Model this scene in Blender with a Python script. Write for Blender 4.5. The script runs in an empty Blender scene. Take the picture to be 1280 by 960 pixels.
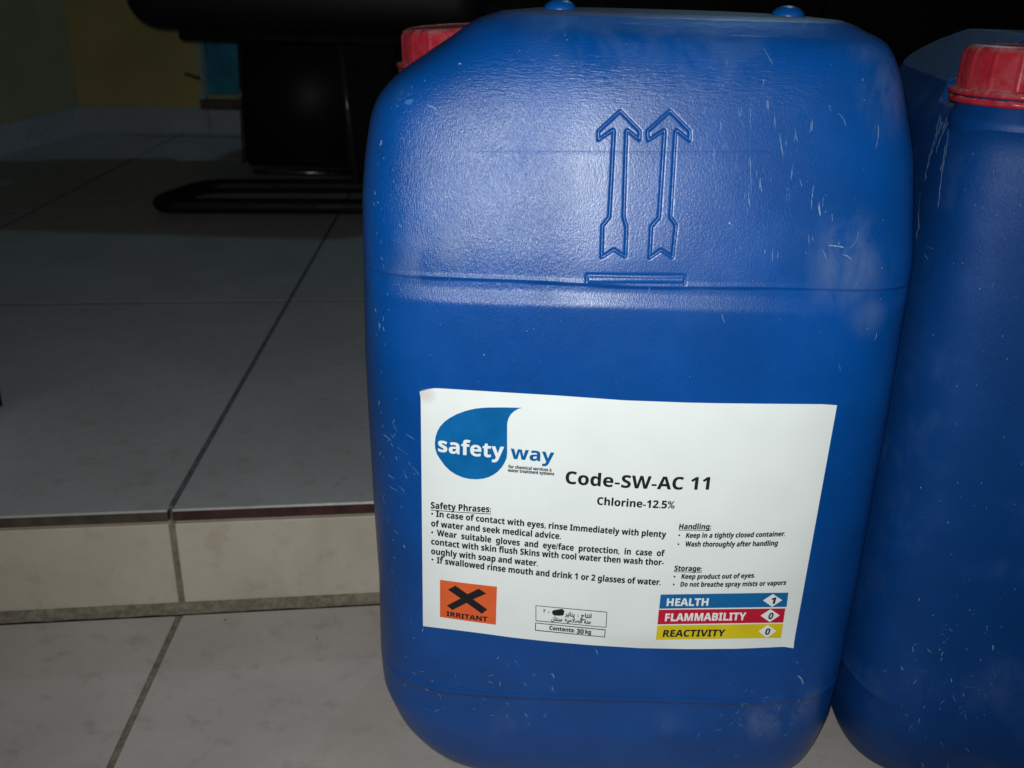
import bpy, bmesh, math, random
import numpy as np
from mathutils import Vector, Matrix

# ------------------------------------------------------------------ camera
scene = bpy.context.scene
COL = scene.collection
FPX, PITCH, ROLL, HCAM = 1176.0, math.radians(23), math.atan(80/2770), 0.455
Fv = np.array([0, math.cos(PITCH), -math.sin(PITCH)])
R0 = np.array([1.0, 0, 0]); U0 = np.array([0, math.sin(PITCH), math.cos(PITCH)])
Rv = math.cos(ROLL)*R0 + math.sin(ROLL)*U0
Uv = -math.sin(ROLL)*R0 + math.cos(ROLL)*U0
CAM = np.array([0, 0, HCAM])
cd = bpy.data.cameras.new('camera'); cam = bpy.data.objects.new('camera', cd); COL.objects.link(cam)
cd.sensor_width = 36; cd.lens = 36*FPX/1280; cd.clip_start = 0.02; cd.clip_end = 50
cam.matrix_world = Matrix(((Rv[0], Uv[0], -Fv[0], CAM[0]), (Rv[1], Uv[1], -Fv[1], CAM[1]), (Rv[2], Uv[2], -Fv[2], CAM[2]), (0, 0, 0, 1)))
cd.dof.use_dof = True; cd.dof.focus_distance = 0.47; cd.dof.aperture_fstop = 15
scene.camera = cam
scene.cycles.pixel_filter_width = 1.85

# ------------------------------------------------------------------ light
scene.view_settings.view_transform = 'Standard'; scene.view_settings.look = 'None'
scene.view_settings.exposure = 0; scene.view_settings.gamma = 1
w = bpy.data.worlds.new('World'); scene.world = w; w.use_nodes = True
w.node_tree.nodes['Background'].inputs[0].default_value = (0.75, 0.85, 1.0, 1)
w.node_tree.nodes['Background'].inputs[1].default_value = 0.008
def lamp(name, kind, loc, power, color, size, target=None):
    l = bpy.data.lights.new(name, kind); l.energy = power; l.color = color
    if kind == 'AREA': l.size = size
    else: l.shadow_soft_size = size
    o = bpy.data.objects.new(name, l); o.location = loc; COL.objects.link(o)
    if target is not None:
        o.rotation_euler = (Vector(target)-Vector(loc)).to_track_quat('-Z', 'Y').to_euler()
    return o
flash = lamp('phone_flash', 'SPOT', (-0.008, -0.004, HCAM+0.014), 10.8, (0.96, 1.0, 0.985), 0.004, (-0.01, 0.45, 0.27))
flash.data.spot_size = math.radians(112); flash.data.spot_blend = 1.0
lamp('room_light', 'AREA', (.66, 2.42, 2.05), 3.3, (0.50, 0.82, 1.0), 0.10, (-0.4, 1.3, 0))

# ------------------------------------------------------------------ helpers
def ray(px, py):
    px = np.asarray(px, float); py = np.asarray(py, float)
    return Fv + ((px-640)/FPX)[..., None]*Rv - ((py-480)/FPX)[..., None]*Uv
def atD(px, py, D):
    v = ray(px, py); return CAM + v*(D/v[..., 1])[..., None]
def atZ(px, py, z):
    v = ray(px, py); return CAM + v*((z-HCAM)/v[..., 2])[..., None]
def project(P):
    q = P-CAM; zc = q@Fv
    return 640+FPX*(q@Rv)/zc, 480-FPX*(q@Uv)/zc
def link(name, me, mat, parent=None, smooth=False):
    o = bpy.data.objects.new(name, me); COL.objects.link(o)
    if mat is not None:
        for m in (mat if isinstance(mat, (list, tuple)) else [mat]): me.materials.append(m)
    if parent: o.parent = parent
    if smooth: me.polygons.foreach_set('use_smooth', [True]*len(me.polygons))
    return o
def mesh(name, v, f):
    me = bpy.data.meshes.new(name); me.from_pydata([tuple(p) for p in v], [], [tuple(q) for q in f]); me.update(); return me
def empty(name, loc, label=None, cat=None, group=None, rot=0):
    o = bpy.data.objects.new(name, None); o.location = loc; o.rotation_euler.z = rot; COL.objects.link(o)
    o.empty_display_size = 0.05
    if label: o['label'] = label
    if cat: o['category'] = cat
    if group: o['group'] = group
    return o
def bm_obj(name, bm, mat, parent=None, smooth=False):
    me = bpy.data.meshes.new(name); bm.normal_update(); bm.to_mesh(me); bm.free()
    return link(name, me, mat, parent, smooth)
def box_bm(x0, x1, y0, y1, z0, z1, bev=0.0, seg=2, M=None):
    bm = bmesh.new(); bmesh.ops.create_cube(bm, size=1)
    for v in bm.verts:
        v.co = Vector((x0+(v.co.x+.5)*(x1-x0), y0+(v.co.y+.5)*(y1-y0), z0+(v.co.z+.5)*(z1-z0)))
    if bev: bmesh.ops.bevel(bm, geom=bm.edges[:], offset=bev, segments=seg, profile=0.5, affect='EDGES')
    if M is not None: bm.transform(M)
    return bm
def tube(name, pts, r, mat, parent=None, closed=False, n=12, fillet=0.0):
    P = [Vector(p) for p in pts]
    if fillet:
        Q = []; N = len(P)
        for i, p in enumerate(P):
            if not closed and i in (0, N-1): Q.append(p); continue
            a = P[i-1]; b = P[(i+1) % N]; d1 = (a-p).normalized(); d2 = (b-p).normalized()
            k = min(fillet, (a-p).length*.45, (b-p).length*.45); s = p+d1*k; e = p+d2*k
            for j in range(7):
                t = j/6; Q.append(s*(1-t)**2+p*2*t*(1-t)+e*t*t)
        P = Q
    N = len(P); vs = []; fs = []
    for i, p in enumerate(P):
        a = P[i-1] if (i or closed) else P[0]; b = P[(i+1) % N] if (i < N-1 or closed) else P[-1]
        t = (b-a).normalized(); up = Vector((0, 0, 1)) if abs(t.z) < .9 else Vector((0, 1, 0))
        x = t.cross(up).normalized(); y = t.cross(x).normalized()
        for k in range(n):
            an = 2*math.pi*k/n; vs.append(p+x*math.cos(an)*r+y*math.sin(an)*r)
    for i in range(N if closed else N-1):
        j = (i+1) % N
        for k in range(n): fs.append((i*n+k, i*n+(k+1) % n, j*n+(k+1) % n, j*n+k))
    if not closed: fs += [tuple(range(n))[::-1], tuple(range((N-1)*n, N*n))]
    return link(name, mesh(name, vs, fs), mat, parent, True)

# ------------------------------------------------------------------ materials
class NT:
    def __init__(s, name):
        s.m = bpy.data.materials.new(name); s.m.use_nodes = True; s.t = s.m.node_tree; s.n = s.t.nodes
        s.p = s.n['Principled BSDF']; s.co = s.n.new('ShaderNodeTexCoord')
    def val(s, sock, v):
        if hasattr(v, 'links') or isinstance(v, bpy.types.NodeSocket): s.t.links.new(v, sock)
        elif isinstance(v, (tuple, list)): sock.default_value = (*v, 1) if len(v) == 3 and sock.type == 'RGBA' else v
        else: sock.default_value = v
    def map(s, scale=(1, 1, 1), rot=(0, 0, 0), loc=(0, 0, 0), src=None):
        q = s.n.new('ShaderNodeMapping'); s.t.links.new(src or s.co.outputs['Object'], q.inputs[0])
        q.inputs['Scale'].default_value = scale; q.inputs['Rotation'].default_value = rot; q.inputs['Location'].default_value = loc
        return q.outputs[0]
    def noise(s, scale, detail=3, rough=.5, vec=None, dist=0):
        q = s.n.new('ShaderNodeTexNoise'); s.t.links.new(vec or s.co.outputs['Object'], q.inputs['Vector'])
        q.inputs['Scale'].default_value = scale; q.inputs['Detail'].default_value = detail
        q.inputs['Roughness'].default_value = rough; q.inputs['Distortion'].default_value = dist
        return q.outputs['Fac']
    def ramp(s, v, a, b, lo=0., hi=1., smooth=True):
        q = s.n.new('ShaderNodeMapRange'); q.interpolation_type = 'SMOOTHSTEP' if smooth else 'LINEAR'
        s.val(q.inputs['Value'], v); q.inputs['From Min'].default_value = a; q.inputs['From Max'].default_value = b
        q.inputs['To Min'].default_value = lo; q.inputs['To Max'].default_value = hi
        return q.outputs[0]
    def math(s, op, a, b=0.):
        q = s.n.new('ShaderNodeMath'); q.operation = op; s.val(q.inputs[0], a); s.val(q.inputs[1], b); return q.outputs[0]
    def mix(s, f, a, b):
        q = s.n.new('ShaderNodeMix'); q.data_type = 'RGBA'; s.val(q.inputs[0], f)
        s.val(q.inputs[6], a); s.val(q.inputs[7], b); return q.outputs[2]
    def dist(s, pt, scale=(1, 1, 1)):
        q = s.n.new('ShaderNodeVectorMath'); q.operation = 'SUBTRACT'; s.t.links.new(s.co.outputs['Object'], q.inputs[0]); q.inputs[1].default_value = tuple(pt)
        g = s.n.new('ShaderNodeVectorMath'); g.operation = 'MULTIPLY'; s.t.links.new(q.outputs[0], g.inputs[0]); g.inputs[1].default_value = scale
        l = s.n.new('ShaderNodeVectorMath'); l.operation = 'LENGTH'; s.t.links.new(g.outputs[0], l.inputs[0]); return l.outputs['Value']
    def bump(s, h, dist, strength=1., prev=None):
        q = s.n.new('ShaderNodeBump'); q.inputs['Distance'].default_value = dist; q.inputs['Strength'].default_value = strength
        s.t.links.new(h, q.inputs['Height'])
        if prev: s.t.links.new(prev, q.inputs['Normal'])
        return q.outputs[0]
    def set(s, **k):
        for a, v in k.items():
            s.val(s.p.inputs[{'color': 'Base Color', 'rough': 'Roughness', 'spec': 'Specular IOR Level', 'metal': 'Metallic', 'normal': 'Normal', 'alpha': 'Alpha', 'sss': 'Subsurface Weight'}[a]], v)
        return s.m
def plain(name, color, rough=.5, spec=.5, metal=0., var=.12, scale=60, bump=0.0):
    t = NT(name); n = t.noise(scale, 4)
    c = t.mix(t.ramp(n, .3, .7), tuple(x*(1-var) for x in color), tuple(min(1, x*(1+var)) for x in color))
    t.set(color=c, rough=t.ramp(n, .3, .7, rough*.9, min(1, rough*1.1)), spec=spec, metal=metal)
    if bump: t.set(normal=t.bump(n, bump))
    return t.m

# ------------------------------------------------------------------ jerrycan shape (local frame, origin at the middle of the foot)
CX, CY, NEXP = 0.0635, 0.52, 4.0
LEFT = [(0, -.036), (.006, -.046), (.020, -.0585), (.036, -.0685), (.059, -.0765), (.08, -.0776), (.132, -.0770), (.188, -.0787), (.234, -.0793), (.276, -.0790), (.318, -.0778), (.358, -.0778),
        (.377, -.0761), (.395, -.0731), (.404, -.0695), (.413, -.0614), (.423, -.0467), (.432, -.0329), (.439, -.0240), (.4425, -.0130), (.444, .006)]
RIGHT = [(0, .1847), (.004, .1927), (.010, .1973), (.025, .2008), (.051, .2052), (.08, .2062), (.153, .2056), (.23, .2035), (.303, .1985), (.336, .1980), (.383, .1921),
         (.397, .1880), (.415, .1827), (.428, .1779), (.436, .1733), (.441, .1670), (.4435, .155), (.444, .138)]
DEPTH = [(0, .072), (.004, .079), (.012, .086), (.030, .0925), (.055, .0965), (.082, .098), (.20, .1010), (.26, .1005), (.318, .0975), (.340, .0940), (.400, .0818),
         (.414, .0787), (.424, .0750), (.4325, .0695), (.4388, .0625), (.4425, .0545), (.444, .045)]
def table(T, sig=0.0022):
    z = np.array([p[0] for p in T]); v = np.array([p[1] for p in T])
    zz = np.linspace(0, .444, 1777); vv = np.interp(zz, z, v)
    k = np.exp(-.5*((np.arange(-40, 41)*(zz[1]-zz[0]))/sig)**2); k /= k.sum()
    sm = np.convolve(np.pad(vv, 40, mode='reflect', reflect_type='odd'), k, 'valid')
    edge = np.clip(np.minimum(zz, .444-zz)/.006, 0, 1)
    vv = sm*edge+vv*(1-edge)
    return lambda q: np.interp(q, zz, vv)
fL, fR, fB = table(LEFT, .0024), table(RIGHT, .004), table(DEPTH, .004)
def nexp(z): t = np.clip((z-.20)/.15, 0, 1); return 4.6+1.7*t*t*(3-2*t)
def wave(lx, Z): return 0.00012*np.sin(lx*47+Z*23)*np.sin(Z*39+1.3)+.00008*np.sin(lx*90-Z*31+.5)*np.sin(Z*71)
def ab(z):
    l = fL(z); r = fR(z); return (r-l)/2, fB(z), (r+l)/2     # half width, half depth, centre X (world)
def sstep(a, b, x):
    t = np.clip((x-a)/(b-a), 0, 1); return t*t*(3-2*t)
def front_y(X, z):
    a, b, c = ab(z); u = np.clip(np.abs((X-c)/a), 0, .9999); n = nexp(z)
    return CY - b*(1-u**n)**(1/n) + wave(X-CX, z)*(1-sstep(.90, .975, u))
def onfront(px, py, off=0.0):
    px = np.asarray(px, float); py = np.asarray(py, float); D = np.full(px.shape, .43)
    for _ in range(14):
        P = atD(px, py, D); D = front_y(P[..., 0], np.clip(P[..., 2], 0, .4439))
    P = atD(px, py, D)
    e = 1e-3                                     # offset along the surface normal
    dx = (front_y(P[..., 0]+e, P[..., 2])-front_y(P[..., 0]-e, P[..., 2]))/(2*e)
    dz = (front_y(P[..., 0], P[..., 2]+e)-front_y(P[..., 0], P[..., 2]-e))/(2*e)
    n = np.stack([dx, -np.ones_like(dx), dz], -1); n /= np.linalg.norm(n, axis=-1, keepdims=True)
    return P + n*np.asarray(off)[..., None] - np.array([CX, CY, 0])
ARROWS = [[(775.5,138.7),(799.9,163.9),(799.5,174.7),(784.4,162.6),(783,164),(779.8,271.7),(783.4,284.3),(781.9,321.3),(767.6,312),(752.1,322),(753.2,282.5),(761.8,271.7),(767.5,164),(766.5,162.1),(748.1,174.7),(748.1,163.9)],
          [(837.6,138.7),(862.4,163.9),(862.4,175.8),(846,162.8),(844.5,164.5),(838.3,271.7),(845.2,281.8),(840.9,322),(826.5,312.3),(812.1,322.7),(814.3,283.2),(824,272.4),(831,164.5),(830.2,162.8),(810.3,175.4),(809.6,163.9)],
          [(733.4,344.3),(856.7,345.7),(855.9,355.8),(733.4,354.3)]]
def polydist(px, py, poly):
    d = np.full(px.shape, 1e9)
    for i in range(len(poly)):
        a = np.array(poly[i-1]); b = np.array(poly[i]); e = b-a
        t = np.clip(((px-a[0])*e[0]+(py-a[1])*e[1])/(e@e), 0, 1)
        d = np.minimum(d, np.hypot(px-a[0]-t*e[0], py-a[1]-t*e[1]))
    return d
def inside(px, py, poly):
    r = np.zeros(px.shape, bool)
    for i in range(len(poly)):
        (x0, y0), (x1, y1) = poly[i-1], poly[i]
        if y0 == y1: continue
        r ^= ((y0 > py) != (y1 > py)) & (px < (x1-x0)*(py-y0)/(y1-y0)+x0)
    return r
CAPX, CAPY, CAPR, LEDGE = -0.0985, 0.053, 0.036, 0.4130
def build_body(full_ledge=False):
    T = np.linspace(0, 2*math.pi, 20001)
    ex = 2/NEXP
    sx = np.sign(np.cos(T))*np.abs(np.cos(T))**ex; sy = np.sign(np.sin(T))*np.abs(np.sin(T))**ex
    x = .138*sx; y = .1*sy; ds = np.hypot(np.diff(x), np.diff(y)); s = np.r_[0, np.cumsum(ds)]
    fine = (y < 0) & (x+CX > .0265) & (x+CX < .0865)
    dens = np.where(fine, 1/.00042, 1/.0021); dens = np.where((y < 0) & ~fine, 1/.0013, dens)
    cum = np.r_[0, np.cumsum(ds*dens[1:])]; NC = int(cum[-1]); want = np.arange(NC)*cum[-1]/NC
    sx = np.interp(want, cum, sx); sy = np.interp(want, cum, sy)
    zr = []
    z = 0.0
    while z < .444:
        zr.append(z)
        z += .0004 if z < .004 else .0022 if z < .07 else .0016 if z < .1 else .003 if z < .308 else .00075 if z < .334 else .00042 if z < .412 else .0009 if z < .438 else .0004
    zr.append(.444); zr = np.array(zr)
    a, b, c = ab(zr)
    NN = nexp(zr)[:, None]
    # same columns, squarer cross-section higher up
    th = np.arctan2(np.sign(sy)*np.abs(sy)**2, np.sign(sx)*np.abs(sx)**2)[None]
    SX = np.sign(np.cos(th))*np.abs(np.cos(th))**(2/NN); SY = np.sign(np.sin(th))*np.abs(np.sin(th))**(2/NN)
    # keep x where it was on the broad faces, so that the fine columns stay under the arrows
    broad = (np.abs(sy) > .75)[None] & (np.abs(sx) < .82)[None]
    xx = np.repeat(sx[None], len(zr), 0); yy = np.sign(sy)[None]*(1-np.abs(np.clip(xx, -.9999, .9999))**NN)**(1/NN)
    w_ = np.clip((.84-np.abs(sx))/.08, 0, 1)[None]*(np.abs(sy) > .6)
    SXn = SX*(1-w_)+xx*w_
    SYn = np.where((np.abs(sy) > .6)[None] & (w_ > 0), np.sign(sy)[None]*(1-np.abs(SXn)**NN)**(1/NN), SY)
    SX, SY = SXn, SYn
    X = c[:, None]+a[:, None]*SX; Y = CY+b[:, None]*SY; Z = np.repeat(zr[:, None], NC, 1)
    # moulded relief on the broad faces
    px, py = project(np.stack([X, Y, Z], -1))
    front = (sy < -.55)[None] & np.ones_like(X, bool)
    u = np.abs(SX)
    d = np.zeros_like(X)
    for A in ARROWS:
        q = polydist(px, py, A)
        d += np.where(front, .00070*np.exp(-(q/1.45)**2), 0)
        d -= np.where(front & inside(px, py, A), .00022*np.clip(q/2.5, 0, 1), 0)
    fade = 1-sstep(.90, .975, u)
    zt = .3262-.0006*np.cos(6*u)
    g = sstep(.3150, .3235, Z)*(1-sstep(zt, zt+.0006, Z))
    d += .0015*g*fade*(sy < 0)
    d += -.0004*np.exp(-((Z-zt-.0014)/.0009)**2)*fade*(sy < 0)
    wob = .0022*(u**2)
    d += .0013*(1-sstep(.0800-wob, .0835-wob, Z))*sstep(.05, .075, Z)*fade
    d -= .0008*np.exp(-((Z-.0842+wob)/.0016)**2)*fade
    d -= .00010*np.exp(-((py-191)/1.0)**2)*front*(px > 600)*(px < 960)
    # soft unevenness of a blow-moulded wall
    lx = X-CX
    d += wave(lx, Z)*fade
    nx = np.sign(SX)*np.abs(SX)**(NN-1)/a[:, None]; ny = np.sign(SY)*np.abs(SY)**(NN-1)/b[:, None]
    L = np.hypot(nx, ny)+1e-9
    X -= nx/L*d; Y -= ny/L*d
    V = [np.stack([X-CX, Y-CY, Z], -1)]
    # top deck: rings closing towards the middle
    top = V[0][-1]; mid = np.array([(fL(.444)+fR(.444))/2-CX, 0, .444])
    K = 42
    for k in range(1, K+1):
        t = 1-k/(K+.0); ring = mid+(top-mid)*max(t, .004); ring[:, 2] = .444+.0012*(1-t*t)
        V.append(ring[None])
    V = np.concatenate(V, 0)
    # recessed ledge for the screw cap
    dd = np.hypot(V[..., 0]-CAPX, V[..., 1]-CAPY)
    low = LEDGE + np.clip(dd-.042, 0, None)*3.5
    if full_ledge:
        low = LEDGE-.0015+np.clip(V[..., 0]-(CAPX+.040), 0, None)*1.1
    low = np.minimum(low, .4475-np.clip(V[..., 1]-.038, 0, None)*.55)
    V[..., 2] = np.where((V[..., 2] > .33), np.minimum(V[..., 2], low), V[..., 2])
    NR = V.shape[0]; V = V.reshape(-1, 3)
    i = np.arange(NR-1)[:, None]*NC; j = np.arange(NC)[None]; j2 = (j+1) % NC
    F = np.stack([i+j, i+j2, i+NC+j2, i+NC+j], -1).reshape(-1, 4)
    me = bpy.data.meshes.new('jerrycan_body')
    nv, nf = len(V), len(F)
    me.vertices.add(nv); me.vertices.foreach_set('co', V.astype(np.float32).ravel())
    fl = np.concatenate([F.ravel(), np.arange(NC)[::-1]])
    me.loops.add(len(fl)); me.loops.foreach_set('vertex_index', fl.astype(np.int32))
    me.polygons.add(nf+1)
    me.polygons.foreach_set('loop_start', np.r_[np.arange(nf)*4, nf*4].astype(np.int32))
    me.polygons.foreach_set('loop_total', np.r_[np.full(nf, 4), NC].astype(np.int32))
    me.update(calc_edges=True); me.validate()
    me.polygons.foreach_set('use_smooth', [True]*len(me.polygons))
    return me

# ------------------------------------------------------------------ blue plastic
def blue_plastic(name='blue_plastic', k_=1.0, dr=0.0):
    t = NT(name)
    O = t.co.outputs['Object']
    n1 = t.noise(26, 4); n2 = t.noise(140, 5, .6)
    # chalky smears at given places
    spots = [((1062,325),.030,.75),((545,300),.022,.8),((520,330),.022,.5),((960,900),.024,.85),((1005,885),.020,.85),((1115,110),.03,.45),((760,60),.05,.28),((1085,395),.014,.5),
             ((900,60),.04,.28),((640,905),.02,.2),((840,905),.015,.25),((880,355),.025,.12),((505,120),.010,.3),((1080,60),.02,.3)]
    tot = None
    streak = t.noise(60, 6, .65, t.map((1, 1, .45)), .45)
    for (p, r, k) in spots:
        q = onfront(np.array(p[0]), np.array(p[1]))
        s = t.ramp(t.dist(q), 0, r, k, 0)
        tot = s if tot is None else t.math('MAXIMUM', tot, s)
    tot = t.math('ADD', tot, t.ramp(n1, .45, .8, 0, .04 if k_ == 1 else .22))
    smear = t.math('MULTIPLY', tot, t.ramp(streak, .36, .64, 0, 1))
    # dust lying on everything that faces up
    g = t.n.new('ShaderNodeNewGeometry'); sep = t.n.new('ShaderNodeSeparateXYZ'); t.t.links.new(g.outputs['Normal'], sep.inputs[0])
    dust = t.math('MULTIPLY', t.ramp(sep.outputs[2], .93, 1.0, 0, .35), t.ramp(n2, .3, .65, .35, 1))
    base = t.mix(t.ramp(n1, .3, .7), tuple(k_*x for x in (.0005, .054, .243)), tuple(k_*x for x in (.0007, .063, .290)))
    c = t.mix(t.math('MULTIPLY', smear, .46), base, (.19, .25, .36))
    c = t.mix(dust, c, (.17, .18, .21))
    # leathery grain: pebble, upright streaks on the left, cross wrinkles near the top
    peb = t.noise(950, 3, .65)
    up = t.noise(1, 3, .65, t.map((1900, 1900, 260)))
    wav = t.noise(1, 3, .6, t.map((170, 170, 1150)), .6)
    so = t.n.new('ShaderNodeSeparateXYZ'); t.t.links.new(O, so.inputs[0])
    leftm = t.ramp(so.outputs[0], -.055, -.02, 1, 0); topm = t.ramp(so.outputs[2], .395, .418, 0, 1)
    h = t.math('ADD', t.math('MULTIPLY', peb, .75), t.math('MULTIPLY', t.math('MULTIPLY', up, 1.0), t.math('ADD', t.math('MULTIPLY', leftm, 1.5), .35)))
    h = t.math('ADD', h, t.math('MULTIPLY', wav, t.math('MULTIPLY', topm, 1.9)))
    amt = t.ramp(t.noise(35, 2), .35, .65, .9, 1)
    h = t.math('MULTIPLY', h, amt)
    nb = t.bump(h, .00014, 1.0)
    nb = t.bump(t.noise(60, 2), .0010, .12, nb)
    rough = t.math('ADD', t.ramp(n2, .3, .7, .30, .33), t.math('MULTIPLY', smear, .12))
    rough = t.math('ADD', rough, t.math('MULTIPLY', dust, .4))
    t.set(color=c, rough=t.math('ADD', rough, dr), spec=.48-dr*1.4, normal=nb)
    return t.m
def red_plastic():
    t = NT('red_plastic'); n = t.noise(160, 5, .65); n1 = t.noise(40, 3)
    g = t.n.new('ShaderNodeNewGeometry'); sep = t.n.new('ShaderNodeSeparateXYZ'); t.t.links.new(g.outputs['Normal'], sep.inputs[0])
    d = t.math('MULTIPLY', t.ramp(sep.outputs[2], .2, .95, .05, .6), t.ramp(n, .35, .65))
    c = t.mix(d, t.mix(n1, (.29, .010, .022), (.38, .018, .032)), (.36, .22, .22))
    return t.set(color=c, rough=t.ramp(n, .3, .7, .28, .45), spec=.5, normal=t.bump(n, .0003, .5))
M_blue = blue_plastic(); M_blue2 = blue_plastic('dull_shaded_blue_plastic', .64, .17); M_red = red_plastic()  # second can duller; its base colour is also darkened for the weaker flash there
def paper():
    t = NT('label_paper'); n = t.noise(30, 3)
    c = t.mix(t.ramp(n, .35, .7), (.80, .83, .82), (.77, .80, .79))
    pk = onfront(np.array(533.), np.array(492.))
    c = t.mix(t.ramp(t.dist(pk, (1, 1, 1)), .002, .0065, .5, 0), c, (.62, .52, .50))  # pinkish shadow of the lifted corner painted into the paper colour
    pk = onfront(np.array(800.), np.array(806.))
    c = t.mix(t.ramp(t.dist(pk, (.4, 1, 1)), 0, .012, .25, 0), c, (.55, .42, .36))
    return t.set(color=c, rough=.38, spec=.4, normal=t.bump(t.noise(12, 2), .0012, .6))
M_paper = paper()
M_ink = plain('black_ink', (.012, .012, .016), .5, .3)
M_inkgrey = plain('grey_ink', (.07, .075, .09), .5, .3)
M_logo = plain('logo_blue', (.0, .115, .34), .4, .4)
M_white = plain('white_print', (.80, .82, .82), .4, .4, var=.02)
M_orange = plain('orange_print', (.72, .115, .030), .45, .4, var=.05)
M_bblue = plain('band_blue', (.004, .12, .33), .45, .4, var=.05)
M_bred = plain('band_red', (.50, .008, .035), .45, .4, var=.05)
M_byel = plain('band_yellow', (.68, .53, .010), .45, .4, var=.05)
M_clay = plain('tile_clay_red', (.050, .020, .018), .85, .3, var=.3)
M_clayb = plain('tile_clay_brown', (.060, .044, .030), .8, .3, var=.3)
M_black = plain('black_leatherette', (.009, .008, .010), .55, .35, bump=.0005, scale=300)
M_blackm = plain('black_metal', (.004, .004, .005), .6, .3)
M_gloss = plain('glossy_black_edge', (.03, .03, .035), .22, .6)
M_chrome = plain('worn_chrome', (.35, .34, .33), .3, .5, 1.0, var=.3, scale=90)
M_lam = plain('black_laminate', (.003, .003, .0035), .7, .15)

# ------------------------------------------------------------------ floor materials
def stone(name, c1, c2, rough=.5, spots=True, dirt=(.20, .17, .12)):
    t = NT(name)
    oi = t.n.new('ShaderNodeObjectInfo')
    sh = t.n.new('ShaderNodeVectorMath'); sh.operation = 'MULTIPLY_ADD'
    cmb = t.n.new('ShaderNodeCombineXYZ'); t.t.links.new(oi.outputs['Random'], cmb.inputs[0]); t.t.links.new(oi.outputs['Random'], cmb.inputs[1])
    t.t.links.new(t.co.outputs['Object'], sh.inputs[0]); sh.inputs[1].default_value = (1, 1, 1); t.t.links.new(cmb.outputs[0], sh.inputs[2])
    v = sh.outputs[0]
    a = t.noise(9, 5, .6, v, .4); b = t.noise(55, 4, .6, v); f = t.noise(260, 3, .6, v)
    c = t.mix(t.ramp(a, .3, .7), c1, c2)
    c = t.mix(t.ramp(b, .52, .72, 0, .30), c, dirt)
    c = t.mix(t.ramp(t.noise(110, 2, .5, t.map((1, .6, 1), src=v), .5), .74, .80, 0, .7), c, (.10, .08, .065))
    c = t.mix(t.ramp(t.noise(24, 5, .8, v), .60, .75, 0, .22), c, dirt)
    return t.set(color=c, rough=t.ramp(b, .3, .7, rough*.8, rough*1.15), spec=.4, normal=t.bump(t.math('ADD', b, f), .0004, .5))
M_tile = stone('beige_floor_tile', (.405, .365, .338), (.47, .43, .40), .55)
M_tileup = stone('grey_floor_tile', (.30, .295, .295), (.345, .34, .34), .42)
M_riser = stone('cream_riser_tile', (.44, .385, .315), (.54, .475, .40), .5, dirt=(.30, .24, .15))
def grout():
    t = NT('dirty_grout'); n = t.noise(180, 4, .7); c = t.mix(t.ramp(n, .3, .7), (.13, .115, .085), (.25, .22, .17))
    return t.set(color=c, rough=.9, spec=.2, normal=t.bump(n, .001))
M_grout = grout()
M_groutd = plain('dark_grout', (.095, .095, .10), .9, .2, var=.3, scale=200)

# ------------------------------------------------------------------ floor, step, walls
HR = .088
e1 = Vector((.9910, .1340, 0)).normalized(); e2 = Vector((-.052, .9986, 0)).normalized()
J = Vector((-.2525, .604, 0))                      # foot of the tile joint at the edge of the step
def quad_tile(name, o, u, v, w_, d_, z0, z1, mat, parent, bev=.0012):
    """slab with corners o, o+u*w, ... ; top glaze = slot 0, clay sides = slot 1"""
    bm = bmesh.new(); zs = [z0, z1-.0016, z1]
    P = [o, o+u*w_, o+u*w_+v*d_, o+v*d_]
    R = [[bm.verts.new((p.x, p.y, z)) for p in P] for z in zs[:2]]
    cen = (P[0]+P[2])/2
    R.append([bm.verts.new(((p.x+(cen.x-p.x)*bev/ (w_/2)), (p.y+(cen.y-p.y)*bev/(d_/2)), z1)) for p in P])
    bm.faces.new(R[2]).material_index = 0
    for k in range(4):
        bm.faces.new((R[1][k], R[1][(k+1) % 4], R[2][(k+1) % 4], R[2][k])).material_index = 0
        bm.faces.new((R[0][k], R[0][(k+1) % 4], R[1][(k+1) % 4], R[1][k])).material_index = 1
    o_ = bm_obj(name, bm, mat, parent); return o_
def slab(name, pts, z0, z1, mat):
    bm = bmesh.new(); a = [bm.verts.new((p[0], p[1], z0)) for p in pts]; b = [bm.verts.new((p[0], p[1], z1)) for p in pts]
    n = len(pts); bm.faces.new(b); bm.faces.new(a[::-1])
    for k in range(n): bm.faces.new((a[k], a[(k+1) % n], b[(k+1) % n], b[k]))
    bmesh.ops.recalc_face_normals(bm, faces=bm.faces[:])
    o = bm_obj(name, bm, mat); o['kind'] = 'structure'; return o
G = .0045; TS = .503
# lower floor
q = J-e2*.006
lowf = slab('floor', [q+e1*(-1.6), q+e1*2.4, q+e1*2.4-e2*1.6, q+e1*(-1.6)-e2*1.6], -.012, -.0022, M_grout)
for i in range(-3, 4):
    for j in range(0, 3):
        o = J-e2*.0055+e1*(i*TS+G/2)-e2*((j+1)*TS-G/2)
        quad_tile('tile', o, e1, e2, TS-G, TS-G, -.009, random.Random(i*9+j).uniform(-.0004, .0003), [M_tile, M_clayb], lowf)
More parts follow.
